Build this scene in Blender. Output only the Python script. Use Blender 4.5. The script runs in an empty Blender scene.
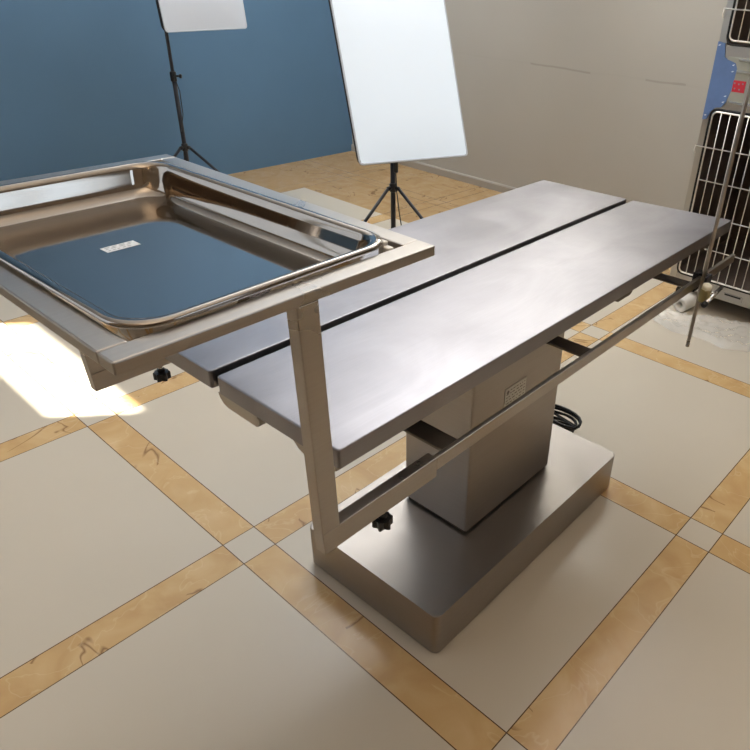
import bpy, bmesh, math, random
from mathutils import Vector, Matrix
R = math.radians
PI = math.pi
random.seed(7)
scene = bpy.context.scene
COL = scene.collection

# ------------------------------------------------------------------ materials
def nodes(name):
    m = bpy.data.materials.new(name); m.use_nodes = True
    nt = m.node_tree
    return m, nt, nt.nodes['Principled BSDF'], nt.nodes, nt.links

def plain(name, col, rough=.5, metal=0., spec=.5, noise=.0, nscale=30.):
    m, nt, b, N, L = nodes(name)
    b.inputs['Base Color'].default_value = (*col, 1)
    b.inputs['Roughness'].default_value = rough
    b.inputs['Metallic'].default_value = metal
    b.inputs['Specular IOR Level'].default_value = spec
    if noise:
        t = N.new('ShaderNodeTexNoise'); t.inputs['Scale'].default_value = nscale; t.inputs['Detail'].default_value = 4
        tc = N.new('ShaderNodeTexCoord'); L.new(tc.outputs['Object'], t.inputs['Vector'])
        mix = N.new('ShaderNodeMix'); mix.data_type = 'RGBA'
        mix.inputs[6].default_value = (*[c*(1-noise) for c in col], 1)
        mix.inputs[7].default_value = (*[min(1, c*(1+noise)) for c in col], 1)
        L.new(t.outputs['Fac'], mix.inputs[0]); L.new(mix.outputs[2], b.inputs['Base Color'])
    return m

def steel(name, col, r0, r1, grain=(400, 6, 400), bump=.02, blot=3.0, aniso=0., smear=0.):
    """brushed sheet: fine grain stretched along one axis, hand smears in the gloss"""
    m, nt, b, N, L = nodes(name)
    tc = N.new('ShaderNodeTexCoord')
    mp = N.new('ShaderNodeMapping'); mp.inputs['Scale'].default_value = grain
    L.new(tc.outputs['Object'], mp.inputs['Vector'])
    g = N.new('ShaderNodeTexNoise'); g.inputs['Scale'].default_value = 1; g.inputs['Detail'].default_value = 2
    L.new(mp.outputs['Vector'], g.inputs['Vector'])
    bl = N.new('ShaderNodeTexNoise'); bl.inputs['Scale'].default_value = blot; bl.inputs['Detail'].default_value = 5
    bl.inputs['Roughness'].default_value = .6; bl.inputs['Distortion'].default_value = .6
    L.new(tc.outputs['Object'], bl.inputs['Vector'])
    mr = N.new('ShaderNodeMapRange'); mr.inputs[1].default_value = .3; mr.inputs[2].default_value = .7
    mr.inputs[3].default_value = r0; mr.inputs[4].default_value = r1
    L.new(bl.outputs['Fac'], mr.inputs[0]); L.new(mr.outputs[0], b.inputs['Roughness'])
    mix = N.new('ShaderNodeMix'); mix.data_type = 'RGBA'
    mix.inputs[6].default_value = (*[c*.93 for c in col], 1); mix.inputs[7].default_value = (*[c*1.05 for c in col], 1)
    L.new(g.outputs['Fac'], mix.inputs[0]); L.new(mix.outputs[2], b.inputs['Base Color'])
    if smear:      # cloudy wiped-on film left on the sheet
        sm = N.new('ShaderNodeTexNoise'); sm.inputs['Scale'].default_value = 4.2; sm.inputs['Detail'].default_value = 4; sm.inputs['Distortion'].default_value = 1.2
        sp2 = N.new('ShaderNodeMapping'); sp2.inputs['Scale'].default_value = (1.5, .8, 1); L.new(tc.outputs['Object'], sp2.inputs['Vector']); L.new(sp2.outputs[0], sm.inputs['Vector'])
        rr = N.new('ShaderNodeMapRange'); rr.inputs[1].default_value = .35; rr.inputs[2].default_value = .65; rr.inputs[3].default_value = 1-smear; rr.inputs[4].default_value = 1+smear
        L.new(sm.outputs['Fac'], rr.inputs[0])
        mm = N.new('ShaderNodeMix'); mm.data_type = 'RGBA'; mm.blend_type = 'MULTIPLY'; mm.inputs[0].default_value = 1
        L.new(mix.outputs[2], mm.inputs[6]); L.new(rr.outputs[0], mm.inputs[7]); L.new(mm.outputs[2], b.inputs['Base Color'])
    bp = N.new('ShaderNodeBump'); bp.inputs['Strength'].default_value = bump; bp.inputs['Distance'].default_value = .002
    L.new(g.outputs['Fac'], bp.inputs['Height']); L.new(bp.outputs['Normal'], b.inputs['Normal'])
    b.inputs['Metallic'].default_value = 1
    b.inputs['Anisotropic'].default_value = aniso
    return m

M = {}
M['top_steel'] = steel('brushed_table_steel', (.275, .265, .282), .30, .44, bump=.03, smear=.10)
M['base_steel'] = steel('brushed_base_steel', (.37, .34, .315), .34, .46, grain=(6, 6, 300), bump=.03)
M['bar_steel'] = steel('satin_bar_steel', (.41, .375, .34), .26, .36, grain=(300, 8, 300), bump=.02)
M['tray_steel'] = steel('polished_tray_steel', (.29, .262, .235), .045, .075, bump=.0, blot=6)
M['cage_steel'] = steel('cage_sheet_steel', (.42, .40, .37), .28, .36, bump=.01)
M['wire'] = plain('bright_cage_wire', (.85, .82, .76), .38, 1)
M['chrome'] = plain('chrome', (.8, .8, .8), .12, 1)
M['black_gap'] = plain('black_gap', (.012, .011, .011), .6)
M['black_plastic'] = plain('black_plastic', (.012, .011, .012), .35)
M['black_paint'] = plain('black_painted_metal', (.014, .015, .022), .4)
M['black_cloth'] = plain('black_softbox_cloth', (.012, .012, .014), .8)
M['rubber'] = plain('black_rubber_cable', (.012, .012, .013), .4)
M['dark_bar'] = plain('dark_bracket_steel', (.15, .13, .115), .45, .8)
M['white_pad'] = plain('white_pad', (.75, .74, .70), .5)
M['pale_bolt'] = plain('pale_bolt_cap', (.72, .70, .58), .4)
M['olive_brass'] = plain('olive_plated_clamp', (.36, .32, .16), .35, .8)
M['white_foam'] = plain('white_foam', (.72, .70, .66), .8)
M['sticker'] = plain('white_sticker', (.62, .66, .70), .5)
M['print'] = plain('dark_print', (.28, .31, .35), .6)
M['plate'] = plain('etched_plate', (.55, .54, .50), .45, .6)
M['plate_print'] = plain('etched_plate_print', (.17, .15, .13), .6)
M['red'] = plain('red_sticker', (.62, .03, .06), .5)
M['blue_film'] = plain('blue_protective_film', (.125, .22, .47), .35, noise=.18, nscale=25)
M['film_light'] = plain('bright_film_edge', (.75, .85, .95), .4)
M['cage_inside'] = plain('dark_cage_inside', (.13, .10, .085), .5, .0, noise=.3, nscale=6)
M['cage_divider'] = plain('grey_green_drawer_front', (.40, .41, .36), .4, .2)
M['wall_blue'] = plain('blue_wall_paint', (.085, .175, .29), .62, noise=.14, nscale=1.6)
M['ceiling'] = plain('white_ceiling', (.80, .78, .75), .9)
M['wall_plain'] = plain('brown_beige_wall_paint', (.30, .24, .18), .8)
M['frame_white'] = plain('white_window_frame', (.8, .8, .78), .4)
M['base_trim'] = plain('baseboard_beige', (.40, .36, .31), .35)

def diffuser(name, col, emis=0., strength=0.):
    m, nt, b, N, L = nodes(name)
    b.inputs['Base Color'].default_value = (*col, 1); b.inputs['Roughness'].default_value = .7
    tc = N.new('ShaderNodeTexCoord')
    t = N.new('ShaderNodeTexNoise'); t.inputs['Scale'].default_value = 160
    L.new(tc.outputs['Object'], t.inputs['Vector'])
    w = N.new('ShaderNodeBump'); w.inputs['Strength'].default_value = .05; w.inputs['Distance'].default_value = .001
    L.new(t.outputs['Fac'], w.inputs['Height']); L.new(w.outputs['Normal'], b.inputs['Normal'])
    if strength:
        b.inputs['Emission Color'].default_value = (*emis, 1); b.inputs['Emission Strength'].default_value = strength
    return m
M['diffuser'] = diffuser('white_diffuser_cloth', (.50, .54, .61))
M['diffuser_lit'] = diffuser('lit_diffuser_cloth', (.66, .69, .73), (.66, .84, 1.0), .27)

def grey_wall():
    m, nt, b, N, L = nodes('grey_wall_paint')
    tc = N.new('ShaderNodeTexCoord'); sp = N.new('ShaderNodeSeparateXYZ'); L.new(tc.outputs['Object'], sp.inputs[0])
    t = N.new('ShaderNodeTexNoise'); t.inputs['Scale'].default_value = 1.3; L.new(tc.outputs['Object'], t.inputs['Vector'])
    mix = N.new('ShaderNodeMix'); mix.data_type = 'RGBA'
    mix.inputs[6].default_value = (.43, .405, .36, 1); mix.inputs[7].default_value = (.50, .475, .42, 1)
    L.new(t.outputs['Fac'], mix.inputs[0])
    # rubbed scuff line at chair-rail height
    ns = N.new('ShaderNodeTexNoise'); ns.noise_dimensions = '1D'; ns.inputs['Scale'].default_value = 3.1
    L.new(sp.outputs['X'], ns.inputs['W'])
    wob = N.new('ShaderNodeMath'); wob.operation = 'MULTIPLY_ADD'; wob.inputs[1].default_value = .03; wob.inputs[2].default_value = .848
    L.new(ns.outputs['Fac'], wob.inputs[0])
    d = N.new('ShaderNodeMath'); d.operation = 'SUBTRACT'; L.new(sp.outputs['Z'], d.inputs[0]); L.new(wob.outputs[0], d.inputs[1])
    a = N.new('ShaderNodeMath'); a.operation = 'ABSOLUTE'; L.new(d.outputs[0], a.inputs[0])
    rmp = N.new('ShaderNodeMapRange'); rmp.inputs[1].default_value = .002; rmp.inputs[2].default_value = .008
    rmp.inputs[3].default_value = 1; rmp.inputs[4].default_value = 0; L.new(a.outputs[0], rmp.inputs[0])
    # two worn stretches of the line
    def stretch(x0, x1):
        e = N.new('ShaderNodeMath'); e.operation = 'COMPARE'; e.inputs[1].default_value = (x0+x1)/2; e.inputs[2].default_value = (x1-x0)/2
        L.new(sp.outputs['X'], e.inputs[0]); return e
    s1, s2, s3 = stretch(-.55, -.10), stretch(.27, .52), stretch(.44, .51)
    ad = N.new('ShaderNodeMath'); ad.operation = 'ADD'; L.new(s1.outputs[0], ad.inputs[0]); L.new(s2.outputs[0], ad.inputs[1])
    ad2 = N.new('ShaderNodeMath'); ad2.operation = 'MULTIPLY_ADD'; ad2.inputs[1].default_value = .9; L.new(s3.outputs[0], ad2.inputs[0]); L.new(ad.outputs[0], ad2.inputs[2])
    ad3 = N.new('ShaderNodeMath'); ad3.operation = 'ADD'; ad3.inputs[1].default_value = .12; L.new(ad2.outputs[0], ad3.inputs[0])
    mu = N.new('ShaderNodeMath'); mu.operation = 'MULTIPLY'; mu.use_clamp = True; L.new(rmp.outputs[0], mu.inputs[0]); L.new(ad3.outputs[0], mu.inputs[1])
    mk = N.new('ShaderNodeMath'); mk.operation = 'MULTIPLY'; mk.inputs[1].default_value = .26; L.new(mu.outputs[0], mk.inputs[0])
    m2 = N.new('ShaderNodeMix'); m2.data_type = 'RGBA'; m2.inputs[7].default_value = (.13, .07, .05, 1)
    L.new(mk.outputs[0], m2.inputs[0]); L.new(mix.outputs[2], m2.inputs[6]); L.new(m2.outputs[2], b.inputs['Base Color'])
    b.inputs['Roughness'].default_value = .55
    return m
M['wall_grey'] = grey_wall()

def floor_mat():
    """0.8 m cream tiles with 0.1 m ochre marble strips, a cream square at each crossing and an ochre border along the walls, with dim light painted into it"""
    m, nt, b, N, L = nodes('tiled_floor')
    tc = N.new('ShaderNodeTexCoord'); sp = N.new('ShaderNodeSeparateXYZ'); L.new(tc.outputs['Object'], sp.inputs[0])
    def math_(op, a, bb=None, c=None, clamp=False):
        n = N.new('ShaderNodeMath'); n.operation = op; n.use_clamp = clamp
        for i, v in enumerate((a, bb, c)):
            if v is None: continue
            if isinstance(v, (int, float)): n.inputs[i].default_value = v
            else: L.new(v, n.inputs[i])
        return n.outputs[0]
    P = .9; W = .1
    fx = math_('FLOORED_MODULO', sp.outputs['X'], P); fy = math_('FLOORED_MODULO', sp.outputs['Y'], P)
    ix = math_('LESS_THAN', fx, W); iy = math_('LESS_THAN', fy, W)
    strip = math_('ABSOLUTE', math_('SUBTRACT', ix, iy))
    brd_dim = math_('MAXIMUM', math_('LESS_THAN', sp.outputs['X'], -1.69), math_('MAXIMUM', math_('GREATER_THAN', sp.outputs['Y'], 2.70), math_('MULTIPLY', math_('GREATER_THAN', sp.outputs['Y'], 2.30), math_('LESS_THAN', sp.outputs['X'], .3))))  # wall border, widened by the grey wall to paint in the dimness there
    strip = math_('MAXIMUM', strip, brd_dim)
    def line(f, at):
        d = math_('ABSOLUTE', math_('SUBTRACT', f, at)); return math_('LESS_THAN', d, .0013)
    gx = math_('MAXIMUM', line(fx, .0014), line(fx, W)); gy = math_('MAXIMUM', line(fy, .0014), line(fy, W))
    grout = math_('MAXIMUM', gx, gy)
    # cream tile
    n1 = N.new('ShaderNodeTexNoise'); n1.inputs['Scale'].default_value = 2.2; n1.inputs['Detail'].default_value = 3; L.new(tc.outputs['Object'], n1.inputs['Vector'])
    cream = N.new('ShaderNodeMix'); cream.data_type = 'RGBA'
    cream.inputs[6].default_value = (.53, .475, .385, 1); cream.inputs[7].default_value = (.575, .52, .43, 1); L.new(n1.outputs['Fac'], cream.inputs[0])
    # ochre marble
    n2 = N.new('ShaderNodeTexNoise'); n2.inputs['Scale'].default_value = 7; n2.inputs['Detail'].default_value = 6; n2.inputs['Distortion'].default_value = 1.1; L.new(tc.outputs['Object'], n2.inputs['Vector'])
    cr = N.new('ShaderNodeValToRGB'); e = cr.color_ramp.elements
    e[0].position = .25; e[0].color = (.49, .305, .135, 1); e[1].position = .75; e[1].color = (.62, .44, .235, 1)
    e2 = cr.color_ramp.elements.new(.5); e2.color = (.56, .375, .175, 1)
    L.new(n2.outputs['Fac'], cr.inputs[0])
    # veins: thin ridges of a warped noise
    def vein(scale, dist, width, seed):
        mp = N.new('ShaderNodeMapping'); mp.inputs['Location'].default_value = (seed, seed*.7, 0); L.new(tc.outputs['Object'], mp.inputs['Vector'])
        v = N.new('ShaderNodeTexNoise'); v.inputs['Scale'].default_value = scale; v.inputs['Detail'].default_value = 3; v.inputs['Distortion'].default_value = dist
        L.new(mp.outputs[0], v.inputs['Vector'])
        a = math_('ABSOLUTE', math_('SUBTRACT', v.outputs['Fac'], .5))
        r = N.new('ShaderNodeMapRange'); r.inputs[1].default_value = 0; r.inputs[2].default_value = width; r.inputs[3].default_value = 1; r.inputs[4].default_value = 0
        L.new(a, r.inputs[0]); return r.outputs[0]
    nm = N.new('ShaderNodeTexNoise'); nm.inputs['Scale'].default_value = 4; L.new(tc.outputs['Object'], nm.inputs['Vector'])
    mask = math_('GREATER_THAN', nm.outputs['Fac'], .54)
    dark = math_('MULTIPLY', math_('MULTIPLY', vein(3.0, 1.2, .012, 3.1), mask), .75)
    light = math_('MULTIPLY', vein(5.0, 1.6, .014, 9.7), .22)
    o1 = N.new('ShaderNodeMix'); o1.data_type = 'RGBA'; L.new(dark, o1.inputs[0]); L.new(cr.outputs[0], o1.inputs[6]); o1.inputs[7].default_value = (.16, .07, .025, 1)
    o2 = N.new('ShaderNodeMix'); o2.data_type = 'RGBA'; L.new(light, o2.inputs[0]); L.new(o1.outputs[2], o2.inputs[6]); o2.inputs[7].default_value = (.78, .64, .42, 1)
    f1 = N.new('ShaderNodeMix'); f1.data_type = 'RGBA'; o3 = N.new('ShaderNodeMix'); o3.data_type = 'RGBA'; o3.blend_type = 'MULTIPLY'; L.new(brd_dim, o3.inputs[0]); L.new(o2.outputs[2], o3.inputs[6]); o3.inputs[7].default_value = (.74, .72, .72, 1)  # weak far light painted in: border marble multiplied darker
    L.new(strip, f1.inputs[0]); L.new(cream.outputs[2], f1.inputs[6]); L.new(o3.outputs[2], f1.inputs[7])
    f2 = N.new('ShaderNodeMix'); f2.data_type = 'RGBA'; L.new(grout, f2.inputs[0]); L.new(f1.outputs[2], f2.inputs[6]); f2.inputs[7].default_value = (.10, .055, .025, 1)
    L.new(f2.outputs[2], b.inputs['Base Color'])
    b.inputs['Roughness'].default_value = .20
    b.inputs['Specular IOR Level'].default_value = .45
    return m
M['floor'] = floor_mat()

def plastic_film():
    m, nt, b, N, L = nodes('clear_plastic_film')
    b.inputs['Base Color'].default_value = (.88, .86, .83, 1); b.inputs['Roughness'].default_value = .18
    b.inputs['Alpha'].default_value = .34
    b.inputs['Specular IOR Level'].default_value = .7
    return m
M['film'] = plastic_film()

# ------------------------------------------------------------------ mesh helpers
class MB:
    def __init__(s): s.bm = bmesh.new()
    def box(s, x0, x1, y0, y1, z0, z1, bev=0., seg=2, edges=None):
        r = bmesh.ops.create_cube(s.bm, size=1, matrix=Matrix.Translation(((x0+x1)/2, (y0+y1)/2, (z0+z1)/2)) @ Matrix.Diagonal((x1-x0, y1-y0, z1-z0, 1)))
        if bev:
            vs = set(r['verts']); es = [e for e in s.bm.edges if e.verts[0] in vs and e.verts[1] in vs]
            if edges == 'z': es = [e for e in es if abs((e.verts[0].co-e.verts[1].co).normalized().z) > .9]
            bmesh.ops.bevel(s.bm, geom=es, offset=bev, segments=seg, profile=.5, affect='EDGES')
        return s
    def tube(s, pts, r, n=10, cap=True, closed=False, smooth=True):
        pts = [Vector(p) for p in pts]; k = len(pts); rr = r if isinstance(r, (list, tuple)) else [r]*k
        rings = []; prev = None
        for i, p in enumerate(pts):
            if closed: t = (pts[(i+1) % k]-pts[i-1]).normalized()
            else: t = (pts[min(i+1, k-1)]-pts[max(i-1, 0)]).normalized()
            if prev is None:
                a = t.orthogonal().normalized()
            else:
                a = prev - t*prev.dot(t)
                a = a.normalized() if a.length > 1e-6 else t.orthogonal().normalized()
            prev = a; bb = t.cross(a)
            rings.append([s.bm.verts.new(p+(a*math.cos(2*PI*j/n)+bb*math.sin(2*PI*j/n))*rr[i]) for j in range(n)])
        m = k if closed else k-1
        for i in range(m):
            A, B = rings[i], rings[(i+1) % k]
            for j in range(n):
                f = s.bm.faces.new((A[j], A[(j+1) % n], B[(j+1) % n], B[j])); f.smooth = smooth
        if cap and not closed:
            s.bm.faces.new(rings[0][::-1]); s.bm.faces.new(rings[-1])
        return s
    def prism(s, outline, axis, a0, a1, bev=0.):
        """outline: 2D points; axis 'x','y' or 'z' is the extrusion direction"""
        def P(u, v, w): return {'x': (w, u, v), 'y': (u, w, v), 'z': (u, v, w)}[axis]
        A = [s.bm.verts.new(P(u, v, a0)) for u, v in outline]; B = [s.bm.verts.new(P(u, v, a1)) for u, v in outline]
        n = len(outline)
        fs = [s.bm.faces.new(A[::-1]), s.bm.faces.new(B)]
        for i in range(n): fs.append(s.bm.faces.new((A[i], A[(i+1) % n], B[(i+1) % n], B[i])))
        if bev:
            es = list({e for e in fs[1].edges})
            bmesh.ops.bevel(s.bm, geom=es, offset=bev, segments=3, profile=.5, affect='EDGES')
        return s
    def quad(s, *pts):
        s.bm.faces.new([s.bm.verts.new(p) for p in pts]); return s
    def lathe(s, prof, o, ax, n=20):
        ax = Vector(ax).normalized(); a = ax.orthogonal().normalized(); b = ax.cross(a); o = Vector(o)
        rings = [[s.bm.verts.new(o+ax*h+(a*math.cos(2*PI*j/n)+b*math.sin(2*PI*j/n))*max(r, 1e-4)) for j in range(n)] for r, h in prof]
        for A, B in zip(rings, rings[1:]):
            for j in range(n):
                f = s.bm.faces.new((A[j], A[(j+1) % n], B[(j+1) % n], B[j])); f.smooth = True
        s.bm.faces.new(rings[0][::-1]); s.bm.faces.new(rings[-1])
        return s
    def build(s, name, mat, parent=None, smooth=False, xf=None):
        if xf is not None: bmesh.ops.transform(s.bm, matrix=xf, verts=s.bm.verts)
        bmesh.ops.recalc_face_normals(s.bm, faces=s.bm.faces)
        me = bpy.data.meshes.new(name); s.bm.to_mesh(me); s.bm.free()
        if smooth:
            for p in me.polygons: p.use_smooth = True
        me.materials.append(M[mat] if isinstance(mat, str) else mat)
        o = bpy.data.objects.new(name, me); COL.objects.link(o)
        if parent: o.parent = parent
        return o

def tag(o, label=None, cat=None, group=None, kind=None):
    if label: o['label'] = label
    if cat: o['category'] = cat
    if group: o['group'] = group
    if kind: o['kind'] = kind
    return o
def thing(name, label, cat, loc=(0, 0, 0), rz=0., group=None):
    o = bpy.data.objects.new(name, None); o.empty_display_size = .1; COL.objects.link(o)
    o.location = loc; o.rotation_euler = (0, 0, rz)
    return tag(o, label, cat, group)
def structure(mb, name, mat, parent=None):
    o = mb.build(name, mat, parent); o['kind'] = 'structure'; return o

def rrect(x0, x1, y0, y1, r, n=6):
    pts = []
    for cx, cy, a0 in ((x1-r, y1-r, 0), (x0+r, y1-r, 90), (x0+r, y0+r, 180), (x1-r, y0+r, 270)):
        for k in range(n+1):
            a = R(a0+90*k/n); pts.append((cx+r*math.cos(a), cy+r*math.sin(a)))
    return pts

# ------------------------------------------------------------------ room
XL, XR, YF, YB, ZC = -2.31, 4.2, -1.45, 3.29, 3.2
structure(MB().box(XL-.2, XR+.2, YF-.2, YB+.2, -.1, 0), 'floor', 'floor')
structure(MB().box(XL-.2, XR+.2, YF-.2, YB+.2, ZC, ZC+.1), 'ceiling', 'ceiling')
structure(MB().box(XL-.15, XL, YF-.15, YB+.15, 0, ZC), 'wall_left', 'wall_blue')
structure(MB().box(XL, XR+.15, YB, YB+.15, 0, ZC), 'wall_back', 'wall_grey')
bb = MB(); bb.prism([(YB, 0), (YB-.014, 0), (YB-.014, .045), (YB-.008, .055), (YB, .055)], 'x', XL, XR)
structure(bb, 'baseboard_back', 'base_trim')

def wall_with_hole(name, axis, c0, c1, a0, a1, h):
    """wall in the plane of `axis` between c0 and c1, spanning a0..a1, with rectangular holes h=[(a,b,z0,z1)]"""
    mb = MB()
    xs = sorted({a0, a1, *[v for q in h for v in q[:2]]}); zs = sorted({0, ZC, *[v for q in h for v in q[2:]]})
    for i in range(len(xs)-1):
        for j in range(len(zs)-1):
            mx, mz = (xs[i]+xs[i+1])/2, (zs[j]+zs[j+1])/2
            if any(q[0] < mx < q[1] and q[2] < mz < q[3] for q in h): continue
            if axis == 'x': mb.box(c0, c1, xs[i], xs[i+1], zs[j], zs[j+1])
            else: mb.box(xs[i], xs[i+1], c0, c1, zs[j], zs[j+1])
    bmesh.ops.remove_doubles(mb.bm, verts=mb.bm.verts, dist=1e-5)
    return structure(mb, name, 'wall_plain')

WIN = (.72, 1.25, 1.45, 2.35)
TRANSOM = (-2.29, -1.235, 2.18, 2.59)
FRONTWIN = (-1.0, 1.0, .95, 2.45)
wall_with_hole('wall_right', 'x', XR, XR+.15, YF-.15, YB+.15, [WIN])
wall_with_hole('wall_front', 'y', YF-.04, YF, XL, XR, [TRANSOM])
def window(name, axis, c, a0, a1, z0, z1, nm, t=.05, d=.05):
    mb = MB()
    def bx(p0, p1, q0, q1):
        if axis == 'x': mb.box(c, c+d, p0, p1, q0, q1)
        else: mb.box(p0, p1, c, c+d, q0, q1)
    if nm:
        bx(a0, a1, z0, z0+t); bx(a0, a1, z1-t, z1)
        for k in range(nm+1):
            x = a0+(a1-a0-t)*k/nm; bx(x, x+t, z0+t, z1-t)
    else:
        t = .006
        bx(a0, a1, z0, z0+t); bx(a0, a1, z1-t, z1); bx(a0, a0+t, z0+t, z1-t); bx(a1-t, a1, z0+t, z1-t)
    return structure(mb, name, 'frame_white')
window('window_1', 'x', XR+.05, *WIN, 3)
window('window_2', 'y', YF-.03, *TRANSOM, 0, d=.02)
window('window_3', 'y', YF, *FRONTWIN, 2, d=.03)
M['frosted'] = plain('frosted_glass', (.75, .80, .86), .3)
structure(MB().box(FRONTWIN[0]+.02, FRONTWIN[1]-.02, YF+.001, YF+.008, FRONTWIN[2]+.02, FRONTWIN[3]-.02), 'window_3_pane', 'frosted')

# ------------------------------------------------------------------ operating table
TC = (1.325, .54, 0); TR = .02
def tp(x, y, z=0):   # table coordinates -> room
    c, s = math.cos(TR), math.sin(TR); return (TC[0]+x*c-y*s, TC[1]+x*s+y*c, z)
table = thing('operating_table', 'stainless steel veterinary operating table with split top on a boxy column and wide base', 'operating table', TC, TR)
# base: sheet steel box with small rounded corners, standing on a recessed foot
MB().prism(rrect(-.212, .234, -.411, .414, .018, 5), 'z', .006, .13, bev=.004).build('base', 'base_steel', table)
MB().prism(rrect(-.20, .222, -.40, .402, .015, 3), 'z', 0, .008).build('base_foot', 'black_plastic', table)
MB().prism(rrect(-.096, .107, -.158, .212, .004, 2), 'z', .129, .142).build('column_gap', 'black_gap', table)
col = MB().prism(rrect(-.101, .112, -.163, .217, .005, 3), 'z', .139, .755).build('column', 'base_steel', table)
# rating plate on the column
pl = MB().box(.1118, .1135, -.040, .048, .460, .512).build('rating_plate', 'plate', table)
pm = MB()
pm.lathe([(.005, 0), (.005, .0004)], (.1134, -.028, .500), (1, 0, 0), 12)
for k in range(5):
    z = .503-.0088*k
    y = -.018 if k == 0 else -.034
    while y < .040:
        w = random.uniform(.004, .013)
        pm.box(.1134, .1138, y, min(y+w, .043), z-.0012, z+.0012); y += w+random.uniform(.003, .008)
tag(pm.build('plate_print', 'plate_print', pl), 'faint dark print on the rating plate')
# two top panels, folded sheet with a return lip, a gap between them
def panel(x0, x1, e0, e1):
    y0, y1 = -.712, .705
    pts = [(x, y if y < 0 else y+e0+(e1-e0)*(x-x0)/(x1-x0)) for x, y in rrect(x0, x1, y0, y1, .005, 3)]
    o = MB(); o.prism(pts, 'z', .768, .800, bev=.0025)
    return o.build('top_panel', 'top_steel', table)
panel(-.305, -.0105, -.012, .002); panel(.0085, .2995, .002, .042)
MB().box(-.0102, .0082, -.700, .700, .772, .788).build('gap_strip', 'black_gap', table)  # black strip filling the gap between the panels
# cross channels carrying the panels, their curved ends showing under the near and side edges
def end_profile(x0, x1, z0, z1, hook):
    p = [(x0, z1), (x0+.004, z0+.012), (x0+.012, z0+.004), (x0+.024, z0)]
    if hook: p += [(x1-.010, z0-.001), (x1-.003, z0+.003), (x1, z0+.010), (x1-.001, z0+.016), (x1-.006, z0+.018), (x1-.006, z1)]
    else: p += [(x1-.02, z0), (x1, z0+.006), (x1, z1)]
    return p
MB().prism(end_profile(.006, .115, .748, .7685, True), 'y', -.7119, -.70).build('end_lip', 'bar_steel', table)
MB().prism(end_profile(.196, .292, .754, .7685, False), 'y', -.7119, -.70).build('end_lip', 'bar_steel', table)
for y in (.085, .54):
    MB().prism([(y, .7685), (y+.006, .762), (y+.014, .7585), (y+.068, .7585), (y+.076, .762), (y+.080, .7685)], 'x', .20, .298).build('panel_tab', 'dark_bar', table)
# carrying frame under the panels
MB().box(-.20, -.16, -.66, .66, .742, .7705).box(.14, .18, -.66, .66, .742, .7705).box(-.16, .14, -.30, -.26, .742, .7705).box(-.16, .14, .30, .34, .742, .7705).build('under_frame', 'dark_bar', table)
# side rails and their brackets
for sx in (1, -1):
    c = .322*sx
    MB().box(c-.005, c+.005, -.535, .765, .677, .702, .0015).build('side_rail', 'bar_steel', table)
    for y in (-.485, -.042, .470):
        a, b = sorted((.145*sx, c-.005*sx))
        br = MB().box(a, b, y-.02, y+.02, .688, .694, .001)
        a2, b2 = sorted((.145*sx, .185*sx))
        br.box(a2, b2, y-.02, y+.02, .6935, .7425)
        br.build('rail_bracket', 'dark_bar', table)

# ------------------------------------------------------------------ tray support frame clamped over the rails
fr = thing('tray_support_frame', 'square tube steel frame on two uprights overhanging the near end of the operating table', 'tray stand', TC, TR)
FX, FY0, FY1, FZ0, FZ1, BW = .327, -.983, -.551, 1.0485, 1.063, .030
for sx in (1, -1):
    a, b = sorted((FX*sx, (FX-BW)*sx))
    MB().box(a, b, FY0, FY1, FZ0, FZ1, .002).build('frame_bar', 'bar_steel', fr)
MB().box(-FX+BW, FX-BW, FY0, FY0+BW, FZ0, FZ1, .002).build('frame_bar', 'bar_steel', fr)
MB().box(-FX+BW, FX-BW, FY1-BW, FY1, FZ0, FZ1, .002).build('frame_bar', 'bar_steel', fr)
for sx in (1, -1):
    a, b = sorted((FX*sx, (FX-.020)*sx))
    k = .005 if sx > 0 else -.007
    # upright leaning very slightly, its foot welded to the clamp arm
    MB().prism([(-.785+k, FZ0), (-.754+k, FZ0), (-.745+k, .702), (-.776+k, .702)], 'x', a, b, bev=.0015).build('upright', 'bar_steel', fr)
    MB().prism([(-.776+k, .702), (-.535, .702), (-.535, .664), (-.774+k, .664)], 'x', a, b, bev=.0015).build('clamp_arm', 'bar_steel', fr)
    kx = (FX-.010)*sx; ky = -.649
    stud = MB().lathe([(.0045, .664), (.0045, .648)], (kx, ky, 0), (0, 0, 1), 10).build('knob_stud', 'chrome', fr)
    kn = MB(); out = []
    for k in range(42):
        a_ = 2*PI*k/42; r_ = .0140+.0026*math.cos(6*a_); out.append((kx+r_*math.cos(a_), ky+r_*math.sin(a_)))
    kn.prism(out, 'z', .632, .648, bev=.003)
    kn.lathe([(.0075, .647), (.0075, .655)], (kx, ky, 0), (0, 0, 1), 14)
    kn.build('clamp_knob', 'black_plastic', fr)
# corner plates the tray rests on, with white pads
for sx in (1, -1):
    for y, sy in ((FY0+BW, 1), (FY1-BW, -1)):
        x = (FX-BW)*sx
        tri = [(x, y), (x-.036*sx, y), (x, y+.036*sy)]
        MB().prism(tri, 'z', 1.042, 1.045).build('corner_plate', 'black_paint' if sy < 0 else 'bar_steel', fr)
for x, y in ((.289, -.600), (.268, -.589), (-.286, -.606), (-.270, -.590)):
    MB().prism(rrect(x-.006, x+.006, y-.005, y+.005, .003, 3), 'z', 1.0445, 1.0635, bev=.002).build('corner_pad', 'white_pad', fr)

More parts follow.
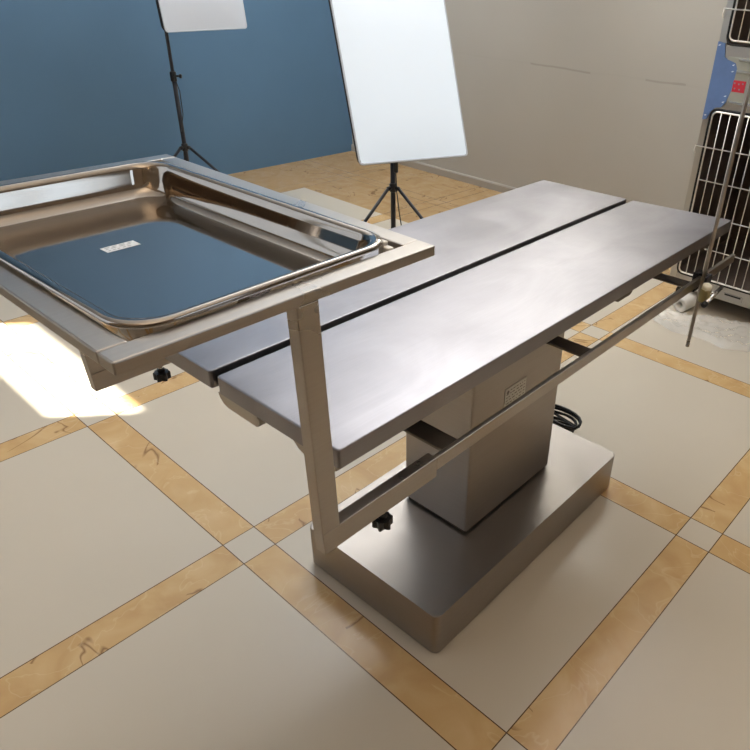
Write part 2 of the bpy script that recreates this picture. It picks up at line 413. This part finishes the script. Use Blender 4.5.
# ------------------------------------------------------------------ tray
tr = thing('instrument_tray', 'deep polished steel tray with rolled rim lying in the raised frame', 'tray', TC, TR)
TRAY_C = Vector((.012, -.777, 0)); tr.location = Vector(tp(TRAY_C.x, TRAY_C.y)); tr.rotation_euler.z = TR+.02
def tray_mesh():
    bm = bmesh.new()
    X0, X1, Y0, Y1 = -.270-TRAY_C.x, .2945-TRAY_C.x, -.957-TRAY_C.y, -.595-TRAY_C.y
    # (inset, z) from the outer rolled lip over the rim and down the wall to the flat bottom
    prof = [(-.001, 1.0655), (-.003, 1.0685), (-.001, 1.0715), (.003, 1.0725), (.008, 1.0715), (.011, 1.069), (.013, 1.064), (.0145, 1.058), (.0175, 1.046), (.0205, 1.036), (.024, 1.0295), (.029, 1.0245), (.036, 1.0215), (.045, 1.0202), (.060, 1.020)]
    rings = []
    for ins, z in prof:
        r = max(.048-ins*.35, .02)
        pts = rrect(X0+ins, X1-ins, Y0+ins, Y1-ins, r, 10)
        rings.append([bm.verts.new((x, y, z)) for x, y in pts])
    n = len(rings[0])
    for A, B in zip(rings, rings[1:]):
        for j in range(n):
            f = bm.faces.new((A[j], A[(j+1) % n], B[(j+1) % n], B[j])); f.smooth = True
    f = bm.faces.new(rings[-1]); f.smooth = True
    bmesh.ops.recalc_face_normals(bm, faces=bm.faces)
    me = bpy.data.meshes.new('tray_body'); bm.to_mesh(me); bm.free()
    me.materials.append(M['tray_steel'])
    o = bpy.data.objects.new('tray_body', me); COL.objects.link(o); o.parent = tr
    sm = o.modifiers.new('thickness', 'SOLIDIFY'); sm.thickness = .0012; sm.offset = -1
    return o
tray_mesh()
sl = MB()
sl.box(-.0635, -.0425, -.811, -.763, 1.0201, 1.0204)
sh_ = Matrix.Translation(-TRAY_C)
st = sl.build('label_sticker', 'sticker', tr, xf=sh_); st['label'] = 'small white printed sticker'
pr = MB()
for k, x in enumerate((-.0595, -.0545, -.0475)):
    y = -.807
    while y < -.770:
        w = random.uniform(.003, .009); pr.box(x-.0011, x+.0011, y, min(y+w, -.766), 1.02035, 1.0206); y += w+random.uniform(.002, .005)
pr.build('sticker_print', 'print', st, xf=sh_)

# ------------------------------------------------------------------ drip rod and rail clamp
CX, CY = .325, .535
cl = thing('rail_clamp', 'small rail clamp with pale bolt cap and chrome lever holding the upright rod', 'clamp', TC, TR)
MB().box(CX-.022, CX-.0085, CY-.017, CY+.017, .655, .71, .002).box(CX+.0155, CX+.022, CY-.030, CY+.008, .656, .71, .002).box(CX-.009, CX+.016, CY-.010, CY+.006, .7030, .71, .001).build('clamp_block', 'black_paint', cl)
MB().lathe([(.0135, -.016), (.0145, -.012), (.0145, .016), (.013, .019)], (CX+.0275, CY-.036, .664), (0, 0, 1), 20).build('clamp_barrel', 'olive_brass', cl)
MB().lathe([(.013, 0), (.014, .004), (.014, .010), (.010, .014)], (CX+.0275, CY-.036, .683), (.25, -.2, 1), 6).build('bolt_cap', 'pale_bolt', cl)
lv = MB().tube([(CX+.042, CY+.045, .668), (CX+.044, CY-.065, .656)], .0055, 10)
lv.tube([(CX+.028, CY-.006, .662), (CX+.043, CY+.005, .664)], .004, 8)
lever = lv.build('lever', 'chrome', cl)
g = MB().lathe([(.005, -.002), (.0075, .002), (.0075, .014), (.005, .018)], (CX+.044, CY-.062, .656), (.02, -1, -.11), 14)
tag(g.build('lever_grip', 'black_plastic', lever), 'black end cap')
rx, ry, _ = tp(.313+.0, .527)
rod = MB().tube([(0, 0, .498), (0, 0, 1.62)], .0052, 12).build('drip_rod', 'bar_steel')
rod.location = (tp(.3335, .517)[0], tp(.3335, .517)[1], 0)
tag(rod, 'thin upright steel rod clamped to the table side rail in front of the cage', 'rod')

# ------------------------------------------------------------------ coiled power cable behind the base
cb = MB(); pts = []
random.seed(3)
for k in range(7):          # a tied hank of seven elongated loops leaning on each other
    ex, hz, oy = .062+.004*k+random.uniform(-.006, .006), .012+.0085*k, random.uniform(-.012, .012)
    for q in range(20):
        a = 2*PI*q/20
        w_ = .030*(1+.6*math.cos(a)) if math.cos(a) > -.6 else .012
        pts.append((1.250+ex*math.cos(a), 1.085+oy+w_*math.sin(a)+.012*math.cos(a), max(.006, hz+.010*math.sin(a)+.012*(1-math.cos(a))*(k/6))))
pts += [(1.19, 1.07, .09), (1.175, 1.06, .105), (1.16, 1.04, .10), (1.15, 1.02, .085), (1.15, .985, .08)]
cb.tube(pts, .0046, 8)
cb.lathe([(.016, -.006), (.020, -.004), (.020, .004), (.016, .006)], (1.200, 1.073, .055), (1, .15, .1), 12)
cable = cb.build('power_cable', 'rubber'); tag(cable, 'black power cable coiled on the tiles behind the table base', 'cable')

# ------------------------------------------------------------------ softboxes and light stands
def frame_axes(yaw, tilt):
    r = Vector((math.cos(yaw), math.sin(yaw), 0))
    n = Vector((math.sin(yaw)*math.cos(tilt), -math.cos(yaw)*math.cos(tilt), math.sin(tilt)))
    u = n.cross(r); u = u if u.z > 0 else -u
    return r, u, n
def softbox(bc, yaw, tilt, W, H, label, mat, depth, group=None):
    r, u, n = frame_axes(yaw, tilt); bc = Vector(bc)
    o = thing('softbox', label, 'softbox', bc, 0, group)
    def Q(a, b, c): return tuple(r*a+u*b+n*c)
    # diffuser: gently puffed cloth with rounded, sagging edges
    bm = bmesh.new(); nx, ny = 28, 36; V = {}
    for i in range(nx+1):
        for j in range(ny+1):
            a, b = i/nx*2-1, j/ny*2-1
            puff = .014*(1-a**4)*(1-b**4)
            ex = 1-.012*(1-b*b)*abs(a); ey = 1-.010*(1-a*a)*abs(b)
            cr = .006*(a*a*b*b)**6
            V[i, j] = bm.verts.new(Q(a*(W/2)*ex-(cr if a > 0 else -cr)*1, H/2+b*(H/2)*ey-(cr if b > 0 else -cr), puff))
    for i in range(nx):
        for j in range(ny):
            f = bm.faces.new((V[i, j], V[i+1, j], V[i+1, j+1], V[i, j+1])); f.smooth = True
    mb = MB(); mb.bm.free(); mb.bm = bm
    mb.build('diffuser', mat, o)
    # white piping round the face
    pp = rrect(-W/2, W/2, 0, H, .014, 4)
    e = MB(); e.tube([Q(x, y, -.002) for x, y in pp], .0042, 8, closed=True)
    e.build('edge_piping', 'diffuser', o)
    # black cloth shell: straight skirt then pyramid back to the lamp ring
    sh = MB(); rings = []
    for w, h, c in ((W, H, -.004), (W, H, -.03), (W*.62, H*.60, -depth*.55), (.17, .17, -depth), ):
        rings.append([sh.bm.verts.new(Q(x, y+H/2, c)) for x, y in rrect(-w/2, w/2, -h/2, h/2, min(.03, w*.2), 4)])
    k = len(rings[0])
    for A, B in zip(rings, rings[1:]):
        for j in range(k): sh.bm.faces.new((A[j], A[(j+1) % k], B[(j+1) % k], B[j]))
    sh.bm.faces.new(rings[-1])
    sh.build('shell', 'black_cloth', o)
    lh = MB(); lh.lathe([(.06, 0), (.065, .01), (.05, .03), (.04, .07), (.03, .09), (.02, .10)], Q(0, H/2, -depth), -n, 18)
    lh.build('lamp_holder', 'black_plastic', o)
    back = bc+Vector(Q(0, H/2, -depth-.10))
    return o, back
RSTAND, LSTAND = (-.27, 1.787), (-1.85, 1.55)
sb1, back1 = softbox((.13, 1.54, .65), 1.221, .413, .515, .70, 'bright white softbox standing behind the far side of the operating table', 'diffuser_lit', .34)
sb2, back2 = softbox((-1.454, 1.579, 1.027), 1.699, .098, .525, .70, 'grey-white softbox high in front of the blue wall', 'diffuser', .23)
def light_stand(c, cz, top, azs, label, joint):
    o = thing('light_stand', label, 'light stand', (c[0], c[1], 0))
    MB().tube([(0, 0, .10), (0, 0, joint)], .0125, 14).build('pole', 'black_paint', o)
    MB().tube([(0, 0, joint-.02), (0, 0, top)], .0095, 14).build('pole', 'black_paint', o)
    jt = MB().lathe([(.016, -.03), (.018, -.025), (.018, .018), (.014, .024)], (0, 0, joint), (0, 0, 1), 16)
    clamp = jt.build('pole_clamp', 'black_plastic', o)
    MB().tube([(.012, .012, joint), (.030, .026, joint)], .0055, 8).lathe([(.007, 0), (.012, .003), (.012, .012), (.006, .016)], (.026, .022, joint), (1, .8, 0), 10).build('clamp_knob', 'black_plastic', clamp)
    hub = MB().lathe([(.017, -.022), (.019, -.018), (.019, .016), (.015, .022)], (0, 0, cz), (0, 0, 1), 16)
    for a in azs:
        d = Vector((math.cos(a), math.sin(a), 0)); hub.tube([d*.012+Vector((0, 0, cz)), d*.034+Vector((0, 0, cz-.004))], .011, 8)
    hub.build('hub', 'black_plastic', o)
    low = MB().lathe([(.017, -.015), (.019, -.012), (.019, .012), (.017, .015)], (0, 0, .13), (0, 0, 1), 16)
    low.build('collar', 'black_plastic', o)
    for a in azs:
        d = Vector((math.cos(a), math.sin(a), 0))
        p0 = d*.032+Vector((0, 0, cz-.004)); p1 = d*.43+Vector((0, 0, .010))
        lg = MB().tube([p0, p1], .0085, 10).build('leg', 'black_paint', o)
        MB().lathe([(.009, -.02), (.012, -.012), (.012, .014), (.008, .018)], p1, (p1-p0), 12).build('foot_cap', 'rubber', lg)
        m = p0.lerp(p1, .52)
        MB().tube([d*.016+Vector((0, 0, .13)), m], .0055, 8).build('brace', 'black_paint', lg)
    return o
light_stand(RSTAND, .40, back1.z-.031, [R(a) for a in (17, 137, -97)], 'black tripod light stand under the bright softbox beside the operating table', .60)
light_stand(LSTAND, .352, back2.z-.031, [R(a) for a in (35, 155, -85)], 'black tripod light stand against the blue wall under the grey-white softbox', .755)
for sb, back, c in ((sb1, back1, RSTAND), (sb2, back2, LSTAND)):
    o = sb.location
    p = Vector((c[0], c[1], back.z))
    MB().tube([back-o, (back.lerp(p, .6))-o, p-o], .013, 10).lathe([(.017, -.03), (.019, -.02), (.019, .03), (.012, .036)], p-o, (0, 0, 1), 14).build('tilt_bracket', 'black_plastic', sb)
# mains lead with inline switch hanging from the bright softbox
o1 = sb1.location
lead = [back1+Vector((0, 0, -.03)), Vector((-.235, 1.750, .72)), Vector((-.226, 1.764, .60)), Vector((-.226, 1.764, .50)), Vector((-.214, 1.758, .40)), Vector((-.196, 1.756, .30)), Vector((-.178, 1.760, .20)), Vector((-.165, 1.765, .10)), Vector((-.15, 1.765, .012)), Vector((-.02, 1.70, .008)), Vector((.10, 1.72, .008))]
pc = MB().tube([v-o1 for v in lead], .0026, 8).build('mains_lead', 'rubber', sb1)
sw = MB().box(-.010, .010, -.008, .008, -.028, .028, .004)
sw.build('inline_switch', 'black_plastic', pc, xf=Matrix.Translation(Vector((-.224, 1.763, .515))-o1))
o2 = sb2.location
lead2 = [back2+Vector((0, 0, -.03)), Vector((-1.822, 1.527, 1.1)), Vector((-1.822, 1.528, .80)), Vector((-1.795, 1.545, .68)), Vector((-1.80, 1.545, .55)), Vector((-1.82, 1.528, .45))]
MB().tube([v-o2 for v in lead2], .0025, 8).build('mains_lead', 'rubber', sb2)

# ------------------------------------------------------------------ steel cage bank
CGX, CGY = 1.012, 2.42
cg = thing('pet_cage_bank', 'stacked stainless steel pet cages with wire doors against the grey wall', 'cage', (CGX, CGY, 0))
CW, CD = .98, .70
def cage_shell():
    mb = MB(); t = .014
    mb.box(0, t, 0, CD, .09, 1.98).box(CW-t, CW, 0, CD, .09, 1.98)
    mb.box(t, CW-t, CD-t, CD, .09, 1.98)
    for z0, z1 in ((.09, .155), (.915, 1.15), (1.93, 1.98)):
        mb.box(t, CW-t, .012, CD-t, z0, z1)
    # front stiles and rails
    mb.box(-.001, .034, -.012, .004, .09, 1.98, .002)
    mb.box(CW-.034, CW+.001, -.012, .004, .09, 1.98, .002)
    mb.box(.034, CW-.034, -.012, .004, .09, .158, .002)
    mb.box(.034, CW-.034, -.012, .004, .905, 1.152, .002)
    mb.box(.034, CW-.034, -.012, .004, 1.93, 1.98, .002)
    return mb.build('shell', 'cage_steel', cg)
cage_shell()
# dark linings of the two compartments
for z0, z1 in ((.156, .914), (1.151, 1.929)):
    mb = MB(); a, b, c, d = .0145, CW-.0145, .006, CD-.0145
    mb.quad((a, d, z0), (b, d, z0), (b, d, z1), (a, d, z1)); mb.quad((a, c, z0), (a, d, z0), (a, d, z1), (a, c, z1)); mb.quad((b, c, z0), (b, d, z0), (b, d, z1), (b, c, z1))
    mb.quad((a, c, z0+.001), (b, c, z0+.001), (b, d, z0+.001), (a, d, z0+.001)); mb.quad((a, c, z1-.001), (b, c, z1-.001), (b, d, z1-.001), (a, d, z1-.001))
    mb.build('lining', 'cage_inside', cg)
    gk = MB(); gk.tube([(x, -.0135, z) for x, z in rrect(.031, CW-.031, z0+.004 if z0 > 1 else .160, z1-.008, .03, 5)], .0045, 8, closed=True)
    gk.build('door_gasket', 'black_plastic', cg)
def wire_door(z0, z1, rails, hooks):
    x0, x1 = .043, CW-.043
    d = MB(); d.tube([(x, -.020, z) for x, z in rrect(x0, x1, z0, z1, .022, 5)], .0042, 8, closed=True)
    door = d.build('wire_door', 'wire', cg)
    v = MB(); n = 23
    for k in range(1, n):
        x = x0+(x1-x0)*k/n; v.tube([(x, -.0225, z0), (x, -.0225, z1)], .0026, 6)
    v.build('upright_wires', 'wire', door)
    for z, ext in rails:
        MB().tube([(x0-(.046 if ext else 0), -.0265, z), (x1, -.0265, z)], .0028, 6).build('cross_wire', 'wire', door)
    for z in hooks:
        MB().tube([(x0-.044, -.0265, z), (x0-.046, -.0265, z-.018), (x0-.040, -.0265, z-.034)], .0026, 6).build('hook', 'wire', door)
    return door
lower = wire_door(.170, .897, [(.750, True), (.610, False), (.456, False), (.312, False)], [.750])
upper = wire_door(1.170, 1.90, [(1.281, True), (1.43, False), (1.58, False), (1.73, True)], [1.281, 1.73])
# drawer front between the cages with card rails and red sticker
dv = MB().box(.052, CW-.052, -.017, -.011, .94, 1.112, .002).build('waste_drawer', 'cage_divider', cg)
for z in (1.104, 1.060, .942):
    MB().tube([(.104, -.022, z), (CW-.056, -.022, z)], .0042, 8).build('drawer_rail', 'wire', dv)
rs = MB().box(.100, .152, -.0185, -.0168, .983, 1.027).build('red_sticker', 'red', dv)
rp = MB()
for x, z in ((.106, 1.016), (.124, 1.014), (.140, 1.017), (.110, .996), (.130, .994)):
    rp.box(x-.003, x+.003, -.0189, -.0184, z-.0028, z+.0028)
rp.build('sticker_print', 'print', rs)
# half-peeled blue film on the stile and rail
fo = [(.000, 1.163), (.030, 1.158), (.036, 1.128), (.040, 1.108), (.055, 1.100), (.092, 1.090), (.102, 1.070), (.098, .985), (.086, .938), (.070, .916), (.046, .912), (.030, .895), (.018, .862), (.000, .858)]
bf = MB(); bf.prism(fo, 'y', -.0178, -.0126)
film = bf.build('protective_film', 'blue_film', cg); film['label'] = 'blue peeling protective film'
for x, z, w in ((.008, 1.150, .006), (.084, 1.082, .006), (.086, 1.058, .006), (.078, .962, .006), (.074, .938, .006), (.010, .878, .005)):
    fl = MB().prism([(x-w, z-.002), (x+w*.3, z-.003), (x+w, z+.003), (x-w*.2, z+.002)], 'y', -.0186, -.0176)
    fl.build('film_fold', 'film_light', film)
# bottom rail with a flush pull
hp = MB().box(.275, .365, -.016, -.0115, .106, .132, .001).build('drawer_pull', 'cage_steel', cg)
MB().box(.282, .358, -.0175, -.0155, .122, .129).build('pull_slot', 'black_gap', hp)
for x in (.034, CW-.034):
    for y in (.10, CD-.08):
        lgm = MB().lathe([(.018, .088), (.018, .050), (.010, .046)], (x, y, 0), (0, 0, 1), 12).build('caster', 'black_paint', cg)
        MB().lathe([(.026, -.012), (.029, -.008), (.029, .008), (.026, .012)], (x, y, .029), (0, 1, 0), 18).build('wheel', 'rubber', lgm)

# ------------------------------------------------------------------ foam roll and plastic film on the floor in front of the cages
ra = Vector((1.125, 2.325, .037)); rb = Vector((1.16, 2.66, .037)); ax = (rb-ra).normalized(); Lr = (rb-ra).length
fm = MB()
a = ax.orthogonal().normalized(); b = ax.cross(a); n = 24
prof = [(.015, .002), (.032, 0), (.036, .004), (.036, Lr-.004), (.032, Lr), (.015, Lr-.002)]
rings = [[fm.bm.verts.new(ra+ax*h+(a*math.cos(2*PI*j/n)+b*math.sin(2*PI*j/n))*r_) for j in range(n)] for r_, h in prof]
for A, B in list(zip(rings, rings[1:]))+[(rings[-1], rings[0])]:
    for j in range(n):
        f = fm.bm.faces.new((A[j], A[(j+1) % n], B[(j+1) % n], B[j])); f.smooth = True
tag(fm.build('foam_roll', 'white_foam'), 'white hollow roll lying on the floor with its end towards the table', 'roll')
# crumpled clear film: outline on the floor, heights wrinkled, lifted over the roll
def sheet():
    from mathutils import noise
    poly = [(1.02, 2.24), (1.06, 2.16), (1.20, 2.10), (1.33, 2.13), (1.44, 2.11), (1.53, 2.16), (1.57, 2.26), (1.60, 2.36)]
    top = [(1.04, 2.225), (1.10, 2.235), (1.20, 2.255), (1.30, 2.315), (1.38, 2.34), (1.46, 2.36), (1.53, 2.38), (1.62, 2.40)]
    bm = bmesh.new(); nu, nv = 70, 26; V = []
    def lerp(P_, t):
        k = min(int(t*(len(P_)-1)), len(P_)-2); f = t*(len(P_)-1)-k
        return (P_[k][0]*(1-f)+P_[k+1][0]*f, P_[k][1]*(1-f)+P_[k+1][1]*f)
    for i in range(nu+1):
        row = []
        for j in range(nv+1):
            u, v = i/nu, j/nv
            p, q = lerp(poly, u), lerp(top, u)
            x, y = p[0]*(1-v)+q[0]*v, p[1]*(1-v)+q[1]*v
            w = noise.noise(Vector((x*13, y*13, 0)))*.5+noise.noise(Vector((x*31, y*27, 3)))*.3+noise.noise(Vector((x*60+y*25, y*55, 7)))*.2
            rid = 1-abs(w)*2
            edge = min(u, 1-u, v*1.2, 1)*6; edge = min(edge, 1)
            # drapes up towards the roll and bunches at its far right
            lift = .018*max(0, (v-.35)/.65)**1.5*min(1, u*4) + .055*max(0, 1-((u-.86)/.13)**2)*max(0, v-.05)
            z = .004+edge*(.010+.022*max(0, rid-.25))+lift
            row.append(bm.verts.new((x+.006*w, y+.008*w, max(z, .003))))
        V.append(row)
    for i in range(nu):
        for j in range(nv):
            f = bm.faces.new((V[i][j], V[i+1][j], V[i+1][j+1], V[i][j+1])); f.smooth = True
    mb = MB(); mb.bm.free(); mb.bm = bm
    return mb.build('plastic_sheet', 'film')
tag(sheet(), 'crumpled clear plastic film on the floor in front of the cages', 'plastic film')

# ------------------------------------------------------------------ light
def area(name, loc, rot, sx, sy, power, col):
    l = bpy.data.lights.new(name, 'AREA'); l.shape = 'RECTANGLE'; l.size = sx; l.size_y = sy; l.energy = power; l.color = col
    o = bpy.data.objects.new(name, l); COL.objects.link(o); o.location = loc; o.rotation_euler = rot
    return o
# daylight at the small high window and at the frosted window behind the camera
area('window_daylight', (XR+.03, (WIN[0]+WIN[1])/2, (WIN[2]+WIN[3])/2), (0, R(90), 0), WIN[3]-WIN[2], WIN[1]-WIN[0], 2.2, (.72, .86, 1.0))
area('front_window_daylight', ((FRONTWIN[0]+FRONTWIN[1])/2, YF+.012, (FRONTWIN[2]+FRONTWIN[3])/2), (R(90), 0, 0), FRONTWIN[1]-FRONTWIN[0]-.06, FRONTWIN[3]-FRONTWIN[2]-.06, 6, (.78, .88, 1.0))
# unseen uplighters added overhead as soft fill by way of the white ceiling
for x, y, lx, ly, pw, c, lab in ((-.2, 2.45, .3, 1.4, 150, (.94, .97, 1.0), 'added unseen uplighter nearest the grey wall'), (2.3, -.6, .3, 1.4, 36, (1, .80, .58), 'added unseen uplighter nearest the frosted window')):
    lamp = thing('added_uplighter', lab, 'added fill light', (x, y, 1.95), 0, 'added uplighters')
    MB().prism([(-lx/2, .05), (-lx/2+.03, 0), (lx/2-.03, 0), (lx/2, .05), (lx/2-.006, .05), (lx/2-.034, .006), (-lx/2+.034, .006), (-lx/2+.006, .05)], 'y', -ly/2, ly/2).build('added_trough', 'frame_white', lamp)
    for k in (-1, 1):
        MB().tube([(0, k*ly*.4, .006), (0, k*ly*.4, ZC-1.95)], .004, 8).build('added_rod', 'chrome', lamp)
    area('added_fill', (x, y, 2.002), (R(180), 0, 0), lx-.02, ly-.02, pw, c)
sun = bpy.data.lights.new('sun', 'SUN'); sun.energy = 26; sun.color = (1, .93, .82); sun.angle = R(.9)
so = bpy.data.objects.new('sun', sun); COL.objects.link(so)
d = Vector((.85, 1.0, 0)).normalized(); e = R(50)
dv_ = Vector((d.x*math.cos(e), d.y*math.cos(e), -math.sin(e)))
so.rotation_euler = dv_.to_track_quat('-Z', 'Y').to_euler()
w = bpy.data.worlds.new('sky'); scene.world = w; w.use_nodes = True
bg = w.node_tree.nodes['Background']; bg.inputs[0].default_value = (.75, .87, 1, 1); bg.inputs[1].default_value = 1.0

# ------------------------------------------------------------------ camera (frame is the left part of a wider photograph, hence the shift)
cd = bpy.data.cameras.new('camera'); co = bpy.data.objects.new('camera', cd); COL.objects.link(co)
cd.sensor_width = 36; cd.lens = 684.579*36/750; cd.shift_x = -91.576/750; cd.shift_y = .917/750; cd.clip_start = .02
yaw, pit, rol = .681124596, -.538581652, .0522891226
cy, sy, cp, sp = math.cos(yaw), math.sin(yaw), math.cos(pit), math.sin(pit)
f = Vector((-sy*cp, cy*cp, sp)); r = Vector((cy, sy, 0)); u = r.cross(f)
r2 = r*math.cos(rol)+u*math.sin(rol); u2 = -r*math.sin(rol)+u*math.cos(rol)
mt = Matrix((r2, u2, -f)).transposed().to_4x4(); mt.translation = (2.24376614, -.641627463, 1.37980128)
co.matrix_world = mt
scene.camera = co
scene.view_settings.view_transform = 'Standard'; scene.view_settings.look = 'None'
scene.view_settings.exposure = .45; scene.view_settings.gamma = 1
